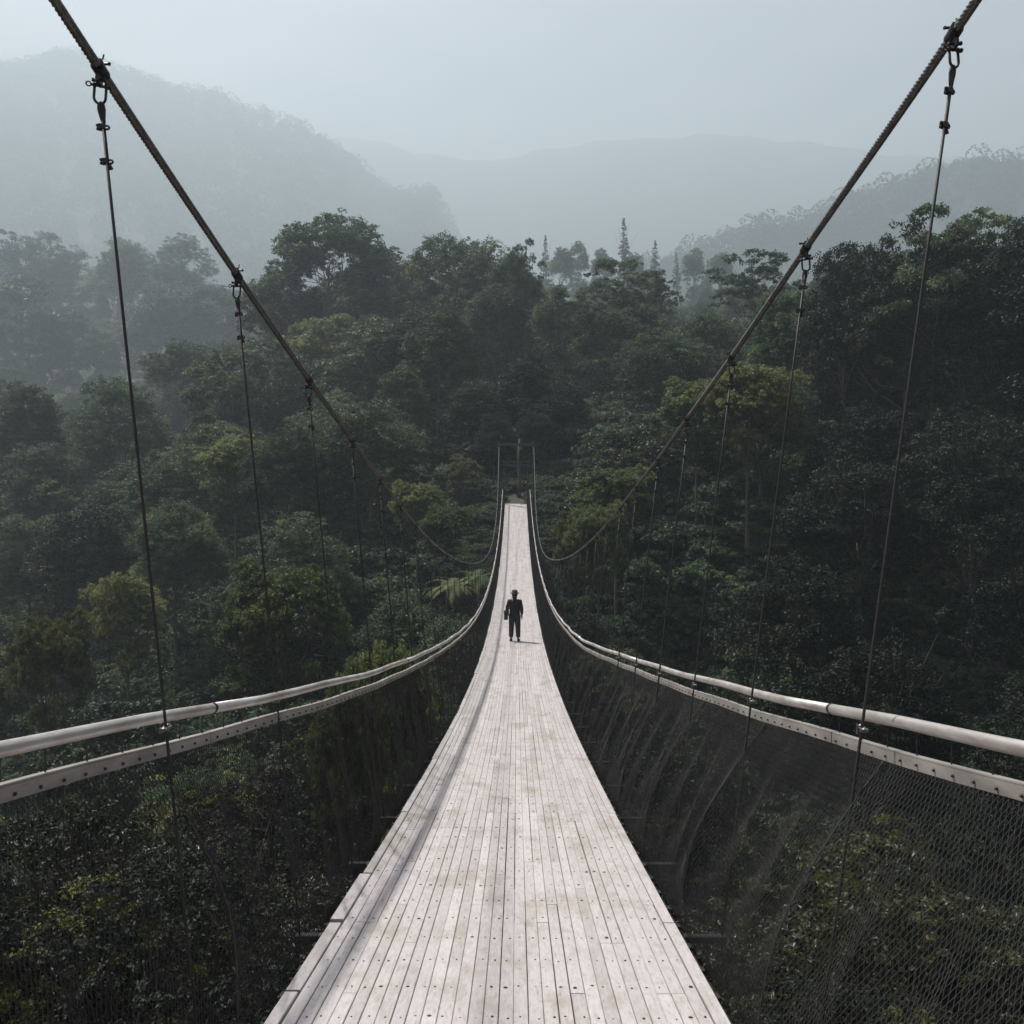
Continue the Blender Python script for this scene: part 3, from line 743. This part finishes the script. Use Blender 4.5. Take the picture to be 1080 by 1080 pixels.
def zone(px):
    if px < Lx[0]: return 'left of the first left hanger'
    for i in range(5):
        if px < Lx[i + 1]: return 'between %s and %s left hangers' % (ordn[i], ordn[i + 1])
    if px < 520: return 'just left of the far gateway'
    if px < 570: return 'above the far gateway'
    if px < Rx[5]: return 'just right of the far gateway'
    for i in range(4, -1, -1):
        if px < Rx[i]: return 'between %s and %s right hangers' % (ordn[i], ordn[i + 1])
    return 'right of the first right hanger'
def band(y, pyt):
    if y > 275: return 'on the misty ridge'
    if pyt < 300: return 'on the skyline'
    if pyt < 400: return 'high on the slope'
    if pyt < 520: return 'halfway up the slope'
    if pyt < 660: return 'low in the valley'
    return 'below the handrail'
info = {}
for i, t in enumerate(TREES):
    key, x, y, z, s, sz, rz = t
    kind = key.rstrip('0123456789'); H = PROTO[key][3] * s * sz
    px, pyt = proj(x, y, z + H)
    info.setdefault((kind, band(y, pyt), zone(px)), []).append((px, i))
lab = {}
wn = ['', 'second', 'third', 'fourth', 'fifth', 'sixth', 'seventh', 'eighth', 'ninth', 'tenth', 'eleventh', 'twelfth']
for (kind, bd, zn), L in info.items():
    L.sort()
    for k, (px, i) in enumerate(L):
        base = '%s %s, %s' % (SPN[kind], bd, zn)
        if len(L) > 1: base += ', ' + ('leftmost' if k == 0 else ('rightmost' if k == len(L) - 1 else wn[min(k, 11)] + ' from left'))
        lab[i] = base
for i, (key, x, y, z, s, sz, rz) in enumerate(TREES):
    kind = key.rstrip('0123456789')
    tm, cm, R_, H = PROTO[key]
    nm = NAME.get(kind, 'broadleaf_tree')
    root = empty(nm, (x, y, z)); root.scale = (s, s, s * sz); root.rotation_euler = (0, 0, rz)
    tag(root, lab[i], 'tree', 'forest trees around the footbridge')
    o = obj('trunk', tm, root); o = obj('crown', cm, root)
# tree fern
for px, p, d in ((478, 622, 58), (505, 612, 62)):
    x = CX + (px - 545) / CAMF * d; zt = (520 - p) / CAMF * d; g = float(ground(x, d))
    root = empty('tree_fern', (x, d, g)); tag(root, 'tree fern with bright arching fronds beside the bridge, ' + ('left one of the pair' if px < 490 else 'right one nearer the deck'), 'tree fern', 'tree ferns beside the bridge')
    mb = MB(); h = zt - g; mb.tube([(0, 0, -1), (.1, 0, h * .5), (0, 0, h)], [.2, .14, .12], 7); obj('trunk', mb.mesh('fern_trunk', M['bark'], True), root)
    o = obj('fronds', FM, root); o.location = (0, 0, h); o.scale = (.85, .85, 1.0)
# bare pale trunk behind the gateway
x = .28; y = 84.5; g = float(ground(x, y))
root = empty('bare_trunk_tree', (x, y, g)); tag(root, 'slim pale bare trunk standing on the path behind the far end of the deck', 'tree')
mb = MB(); mb.tube([(0, 0, -1), (.1, 0, 2), (-.05, 0, 4), (.1, 0, 6)], [.2, .16, .13, .1], 8); obj('trunk', mb.mesh('bare_trunk', mat_noise('yellow_bark', (.05, .045, .018), (.10, .085, .04), 3, .8), True), root)

# ------------------------------------------------------------------ stuff: forest beyond, undergrowth, far canopy
def gn_scatter(name, pts, scl, src, label, cat, seed=0):
    me = bpy.data.meshes.new(name); me.from_pydata([tuple(p) for p in pts], [], [])
    a = me.attributes.new('scl', 'FLOAT', 'POINT'); a.data.foreach_set('value', np.asarray(scl, dtype=np.float32))
    a = me.attributes.new('rz', 'FLOAT_VECTOR', 'POINT'); rr = np.zeros((len(pts), 3), np.float32); rr[:, 2] = rs.uniform(0, 6.28, len(pts)); a.data.foreach_set('vector', rr.ravel())
    o = obj(name, me); tag(o, label, cat, kind='stuff')
    ng = bpy.data.node_groups.new(name, 'GeometryNodeTree')
    ng.interface.new_socket('Geometry', in_out='INPUT', socket_type='NodeSocketGeometry'); ng.interface.new_socket('Geometry', in_out='OUTPUT', socket_type='NodeSocketGeometry')
    gi = ng.nodes.new('NodeGroupInput'); go = ng.nodes.new('NodeGroupOutput')
    ip = ng.nodes.new('GeometryNodeInstanceOnPoints'); ii = ng.nodes.new('GeometryNodeObjectInfo'); ii.inputs['Object'].default_value = src; ii.transform_space = 'ORIGINAL'
    m2p = ng.nodes.new('GeometryNodeMeshToPoints')
    sa = ng.nodes.new('GeometryNodeInputNamedAttribute'); sa.data_type = 'FLOAT'; sa.inputs['Name'].default_value = 'scl'
    ra = ng.nodes.new('GeometryNodeInputNamedAttribute'); ra.data_type = 'FLOAT_VECTOR'; ra.inputs['Name'].default_value = 'rz'
    cx = ng.nodes.new('ShaderNodeCombineXYZ')
    L = ng.links.new
    L(gi.outputs[0], m2p.inputs['Mesh']); L(m2p.outputs[0], ip.inputs['Points']); L(ii.outputs['Geometry'], ip.inputs['Instance'])
    fo = [q for q in sa.outputs if q.enabled][0]; vo = [q for q in ra.outputs if q.enabled][0]
    L(fo, cx.inputs[0]); L(fo, cx.inputs[1]); L(fo, cx.inputs[2]); L(cx.outputs[0], ip.inputs['Scale']); L(vo, ip.inputs['Rotation']); L(ip.outputs[0], go.inputs[0])
    md = o.modifiers.new('scatter', 'NODES'); md.node_group = ng
    return o
def crown_obj(key):
    cm = PROTO[key][1]
    return next(o for o in bpy.data.objects if o.data == cm)
for j, (key, n) in enumerate((('broad1', 330), ('tall1', 260), ('vase1', 150), ('tall2', 240))):
    pts = []; sc = []
    while len(pts) < n:
        y = rs.uniform(215, 590); x = rs.uniform(-.75, .75) * y; g = float(ground(x, y)); s_ = rs.uniform(.7, 1.0)
        pts.append((x, y, g - 5 * s_)); sc.append(s_)
    gn_scatter('misty_forest', pts, sc, crown_obj(key), 'misty grey-green forest covering the ridge behind the nearer trees', 'forest')
# undergrowth shrub clumps
C, rr = crown_points('round', 1.5, 1.9, .0, 16, .7); V, F, T = clumps_to_leaves(C, rr, 260, .16, .6, .9)
sv = obj('undergrowth', np_mesh('undergrowth', V, F, M['leaf'], False, T)); tag(sv, 'low leafy undergrowth filling the ground between the trees', 'undergrowth', kind='stuff')
sv.location = (-2.5, 70, float(ground(-2.5, 70)))
pts = []; sc = []
for _ in range(7000):
    y = 3 + 200 * rs.rand() ** .8; x = rs.uniform(-.75, .75) * y
    small = abs(x) < 7.5 and 60 < y < 92
    if abs(x) < 1.7 and 76 < y < 86: continue
    if y < 34 and rs.rand() < .85: continue
    pts.append((x, y, float(ground(x, y)) - .2)); sc.append(rs.uniform(.5, .8) if small else rs.uniform(.7, 1.5) * (.8 + y / 130))
for _ in range(900):
    x = rs.uniform(-7.5, 7.5); y = rs.uniform(55, 92)
    if abs(x) < 1.6 and 77 < y < 86: continue
    g = float(ground(x, y)); q = rs.uniform(.45, .85)
    if abs(x) < 2.6 and y < END: q = min(q, max(.2, (zD(y) - .5 - g) / 2.6))
    pts.append((x, y, g - .15)); sc.append(q)
gn_scatter('undergrowth', pts, sc, sv, 'low leafy undergrowth filling the ground between the trees', 'undergrowth')
# far canopy on the big hills: low lumpy crowns, leaf clumps of a few metres
def far_canopy(name, D, pts, ymin, n, tree_h, label, per=90):
    px = rs.uniform(-150, 1230, n); y = D - (D - ymin) * rs.rand(n) ** 1.6 + 10
    x = (px - 545) / 900 * D * (y / D)
    g = ground(x, y); h = tree_h * rs.uniform(.6, 1.25, n)
    P = []; Nn = []; T = []
    for k in range(per):
        d = unit(rs.normal(0, 1, (n, 3))); d[:, 2] = np.abs(d[:, 2])
        w_ = h * .42
        P.append(np.stack([x + d[:, 0] * w_, y + d[:, 1] * w_, g + h * .45 + d[:, 2] * h * .55], 1)); Nn.append(d); T.append(rs.uniform(.2, .7, n))
    P = np.concatenate(P); Nn = np.concatenate(Nn); T = np.concatenate(T)
    V, F, T = leaves(P, Nn, tree_h * .11, T, aspect=.8)
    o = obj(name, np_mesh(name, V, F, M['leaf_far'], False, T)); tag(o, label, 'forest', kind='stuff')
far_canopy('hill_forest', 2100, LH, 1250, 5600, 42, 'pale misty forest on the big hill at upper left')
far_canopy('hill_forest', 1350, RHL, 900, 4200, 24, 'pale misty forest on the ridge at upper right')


# ------------------------------------------------------------------ person
def skin_body(name, verts, edges, radii, mat, parent=None, levels=2, root=0):
    me = bpy.data.meshes.new(name); me.from_pydata(verts, edges, []); o = bpy.data.objects.new(name, me); link(o)
    sk = o.modifiers.new('s', 'SKIN'); sk.use_smooth_shade = True
    for i, r in enumerate(radii):
        v = me.skin_vertices[0].data[i]; v.radius = r if hasattr(r, '__len__') else (r, r); v.use_root = (i == root)
    sb = o.modifiers.new('u', 'SUBSURF'); sb.levels = levels; sb.render_levels = levels
    dg = bpy.context.evaluated_depsgraph_get(); dg.update()
    m2 = bpy.data.meshes.new_from_object(o.evaluated_get(dg)); m2.name = name
    bpy.data.objects.remove(o); m2.materials.clear(); m2.materials.append(mat)
    m2.polygons.foreach_set('use_smooth', [True] * len(m2.polygons))
    return obj(name, m2, parent)
black = mat_noise('black_cloth', (.008, .008, .009), (.018, .017, .018), 30, .8, bump=.1)
black2 = mat_noise('charcoal_cloth', (.012, .012, .014), (.024, .023, .025), 30, .8, bump=.1)
skin = mat_noise('skin', (.30, .17, .12), (.36, .21, .15), 10, .5, bump=0)
hatm = mat_noise('hat_felt', (.03, .027, .025), (.05, .046, .042), 30, .9, bump=.1)
hair = mat_noise('dark_hair', (.008, .006, .005), (.016, .012, .010), 60, .4, bump=.2, stretch=(1, 1, .2))
PD = 29.3; pxp = CX - .07
person = empty('person', (pxp, PD, zD(PD) + .004)); person.rotation_euler = (0, 0, PI); person.scale = (1.06, 1.04, 1.02); tag(person, 'person in dark hat, jacket and trousers with shoulder bag, standing alone midway along the deck', 'person')
def chain_body():
    v = []; e = []; r = []
    def a(p, rad, to=None):
        v.append(p); r.append(rad); i = len(v) - 1
        if to is not None: e.append((to, i))
        return i
    pel = a((0, 0, .90), (.15, .10)); w = a((0, 0, 1.04), (.125, .09), pel); ch = a((0, .0, 1.22), (.155, .105), w); sho = a((0, .0, 1.36), (.13, .085), ch)
    nk = a((0, -.005, 1.43), (.052, .052), sho); hd = a((0, -.01, 1.50), (.068, .078), nk); h2 = a((0, -.015, 1.57), (.078, .092), hd); h3 = a((0, -.01, 1.635), (.062, .075), h2)
    ns = a((0, -.115, 1.535), (.012, .012), h2)
    for s in (-1, 1):
        hp = a((s * .085, 0, .84), (.088, .09), pel); kn = a((s * .105, -.01 if s < 0 else -.04, .47), (.058, .06), hp); an = a((s * .115, .01 if s < 0 else -.02, .09), (.038, .042), kn)
        hl = a((s * .118, .0 if s < 0 else -.03, .035), (.036, .034), an); tt = a((s * .135, -.15 if s < 0 else -.18, .03), (.034, .026), hl)
        sh_ = a((s * .175, 0, 1.355), (.058, .058), sho)
        if s > 0: el = a((.247, .05, 1.10), (.046, .046), sh_); wr = a((.217, -.09, .93), (.031, .03), el); hn = a((.208, -.135, .885), (.036, .024), wr)
        else: el = a((-.225, .03, 1.09), (.046, .046), sh_); wr = a((-.232, -.02, .85), (.03, .03), el); hn = a((-.232, -.03, .78), (.024, .036), wr)
        dirn = Vector(v[hn]) - Vector(v[wr]); dirn.normalize()
        sd = Vector((0, 1, 0)) if s < 0 else Vector((1, 0, 0))
        for k, L in enumerate((.062, .072, .068, .052)):
            b0 = Vector(v[hn]) + sd * (.022 * (k - 1.5)) + dirn * .02
            f1 = a(tuple(b0), (.009, .009), hn); f2 = a(tuple(b0 + dirn * L * .55), (.0085, .0085), f1); a(tuple(b0 + dirn * L + Vector((-s * .014, 0, 0))), (.007, .007), f2)
        tb = Vector(v[wr]).lerp(Vector(v[hn]), .5) + sd * -.03; t1 = a(tuple(tb), (.01, .01), hn); a(tuple(tb + dirn * .05 - sd * .015), (.008, .008), t1)
    return v, e, r
v, e, r = chain_body()
body = skin_body('body', v, e, r, skin, person)
# clothes: jacket and trousers as slightly larger skins
jv = [(0, 0, .76), (0, 0, 1.04), (0, 0, 1.22), (0, 0, 1.37), (0, 0, 1.415)]; jr = [(.235, .19), (.185, .14), (.182, .13), (.145, .1), (.07, .065)]; je = [(0, 1), (1, 2), (2, 3), (3, 4)]
def ext(pts, rad, fr):
    last = fr
    for p, q in zip(pts, rad): jv.append(p); jr.append((q, q)); je.append((last, len(jv) - 1)); last = len(jv) - 1
ext([(.18, 0, 1.355), (.25, .05, 1.10), (.222, -.075, .955)], [.078, .064, .046], 3)
ext([(-.18, 0, 1.355), (-.228, .03, 1.09), (-.234, -.015, .88)], [.078, .064, .046], 3)
skin_body('jacket', jv, je, jr, black, person, root=1)
skin_body('trousers', [(0, 0, .92), (-.09, 0, .83), (-.106, -.01, .47), (-.116, .008, .11), (.09, 0, .83), (.106, -.04, .47), (.116, -.018, .11)], [(0, 1), (1, 2), (2, 3), (0, 4), (4, 5), (5, 6)], [(.165, .12), (.118, .118), (.092, .092), (.075, .075), (.118, .118), (.092, .092), (.075, .075)], black2, person)
for s, yo in ((-1, 0), (1, -.03)):
    mb = MB(); mb.tube([(s*.117, yo + .06, .045), (s*.12, yo - .02, .05), (s*.128, yo - .12, .035), (s*.135, yo - .2, .025)], [.04, .048, .044, .022], 10); mb.box((s*.125, yo - .06, .008), (.085, .27, .016)); mb.build('shoe', black, person, True)
hr = MB(); hr.ball((0, .012, 1.585), .1, 14, (.95, 1.0, 1.12)); hr.tube([(0, .06, 1.58), (0, .085, 1.47), (0, .075, 1.37)], [.075, .075, .04], 10); hr.build('hair', hair, person, True)
ht = MB(); nseg = 24
prof = [(.155, 1.618), (.16, 1.626), (.10, 1.635), (.097, 1.70), (.075, 1.735), (.02, 1.742)]
vs = []; 
for rr_, zz in prof:
    for k in range(nseg): q = 2*PI*k/nseg; vs.append((rr_ * math.cos(q), rr_ * 1.08 * math.sin(q), zz + (.018 * math.cos(2*q) if rr_ > .12 else 0)))
fs = [(i*nseg+k, i*nseg+(k+1)%nseg, (i+1)*nseg+(k+1)%nseg, (i+1)*nseg+k) for i in range(len(prof)-1) for k in range(nseg)] + [tuple((len(prof)-1)*nseg + k for k in range(nseg))]
ht.add(vs, fs); ht.build('hat', hatm, person, True)
# eyes and mouth face away from the camera towards the far bank? the figure faces the camera
fc = MB()
for s in (-1, 1): fc.ball((s * .031, -.1, 1.565), .011, 8)
fc.build('eyes', black, person, True)
mo = MB(); mo.box((0, -.094, 1.495), (.045, .01, .008)); mo.build('mouth', mat_noise('lips', (.2, .08, .07), (.25, .1, .09), 10), person)
for s in (-1, 1):
    er = MB(); er.ball((s * .088, .0, 1.55), .025, 8, (.35, .7, 1.1)); er.build('ear', skin, person, True)
bag = MB(); bag.box((0, 0, 0), (.13, .30, .30), bev=.03); bag.box((0, -.01, .10), (.14, .31, .12), bev=.02); bag.tube([(0, -.12, .14), (.1, -.06, .45), (.22, 0, .62), (.3, .05, .45), (.06, .13, .14)], .012, 6)
bo = bag.build('shoulder_bag', black2, None, False); bo.location = (pxp - .30, PD + .06, zD(PD) + .90)
tag(bo, 'dark shoulder bag hanging at the hip of the person on the deck', 'bag')

# ------------------------------------------------------------------ haze
HZ = dict(x=3420, y0=-90, y1=3400, z0=-90, z1=1270)
mb = MB(); mb.box((0, (HZ['y0'] + HZ['y1']) / 2, (HZ['z0'] + HZ['z1']) / 2), (2 * HZ['x'], HZ['y1'] - HZ['y0'], HZ['z1'] - HZ['z0']))
m, nt, out = newmat('haze_air')
pv = N(nt, 'ShaderNodeVolumePrincipled', Density=.0008, Anisotropy=.28); pv.inputs['Color'].default_value = (.475, .555, .595, 1)
nt.links.new(pv.outputs[0], out.inputs['Volume'])
hz = mb.build('haze', m); tag(hz, 'pale blue-grey mist filling the valley', 'haze', kind='stuff')

# ------------------------------------------------------------------ light, world, camera
EL, AZ = 60.0, -50.0           # azimuth from +Y towards +X
sd = Vector((math.sin(R(AZ)) * math.cos(R(EL)), math.cos(R(AZ)) * math.cos(R(EL)), math.sin(R(EL))))
L = bpy.data.lights.new('sun', 'SUN'); L.energy = 5.0; L.angle = R(3.5); L.color = (1.0, .965, .92)
so = bpy.data.objects.new('sun', L); link(so); so.rotation_euler = sd.to_track_quat('Z', 'Y').to_euler(); so.location = (0, 0, 50)
w = bpy.data.worlds.new('World'); scene.world = w; w.use_nodes = True
nt = w.node_tree; bg = nt.nodes['Background']; sky = nt.nodes.new('ShaderNodeTexSky'); sky.sky_type = 'NISHITA'; sky.sun_disc = False
sky.sun_elevation = R(EL); sky.sun_rotation = R(AZ); sky.dust_density = 2; sky.air_density = 1.0
hsv = N(nt, 'ShaderNodeHueSaturation', Saturation=.5); nt.links.new(sky.outputs[0], hsv.inputs['Color'])
tcw = N(nt, 'ShaderNodeTexCoord'); mpw = N(nt, 'ShaderNodeMapping'); mpw.inputs['Scale'].default_value = (1.2, 1.2, 4.5); nt.links.new(tcw.outputs['Generated'], mpw.inputs[0])
cl_ = N(nt, 'ShaderNodeTexNoise', Scale=2.2, Detail=5); nt.links.new(mpw.outputs[0], cl_.inputs[0])
cr_ = ramp(nt, cl_.outputs[0], [(.3, (.86, .74, .77)), (.7, (1.5, 1.27, 1.32))])
mw = N(nt, 'ShaderNodeMixRGB', blend_type='MULTIPLY'); mw.inputs[0].default_value = 1; nt.links.new(hsv.outputs[0], mw.inputs[1]); nt.links.new(cr_.outputs[0], mw.inputs[2])
nt.links.new(mw.outputs[0], bg.inputs[0]); bg.inputs[1].default_value = .05
cam = bpy.data.cameras.new('camera'); co = bpy.data.objects.new('camera', cam); link(co); scene.camera = co
co.location = (CX, 0, 0); co.rotation_euler = (R(90 - 1.273), 0, R(.318)); cam.lens = 30; cam.sensor_width = 36; cam.clip_end = 6000; cam.clip_start = .05
scene.view_settings.view_transform = 'Standard'; scene.view_settings.look = 'None'; scene.view_settings.exposure = 1.52; scene.view_settings.gamma = 1
c = scene.cycles
c.use_denoising = True; c.max_bounces = 5; c.diffuse_bounces = 1; c.glossy_bounces = 2; c.transmission_bounces = 2; c.transparent_max_bounces = 4; c.volume_bounces = 1
c.caustics_reflective = False; c.caustics_refractive = False; c.sample_clamp_indirect = 4; c.use_adaptive_sampling = True
try: c.denoiser = 'OPENIMAGEDENOISE'; c.denoising_input_passes = 'RGB_ALBEDO_NORMAL'
except Exception: pass
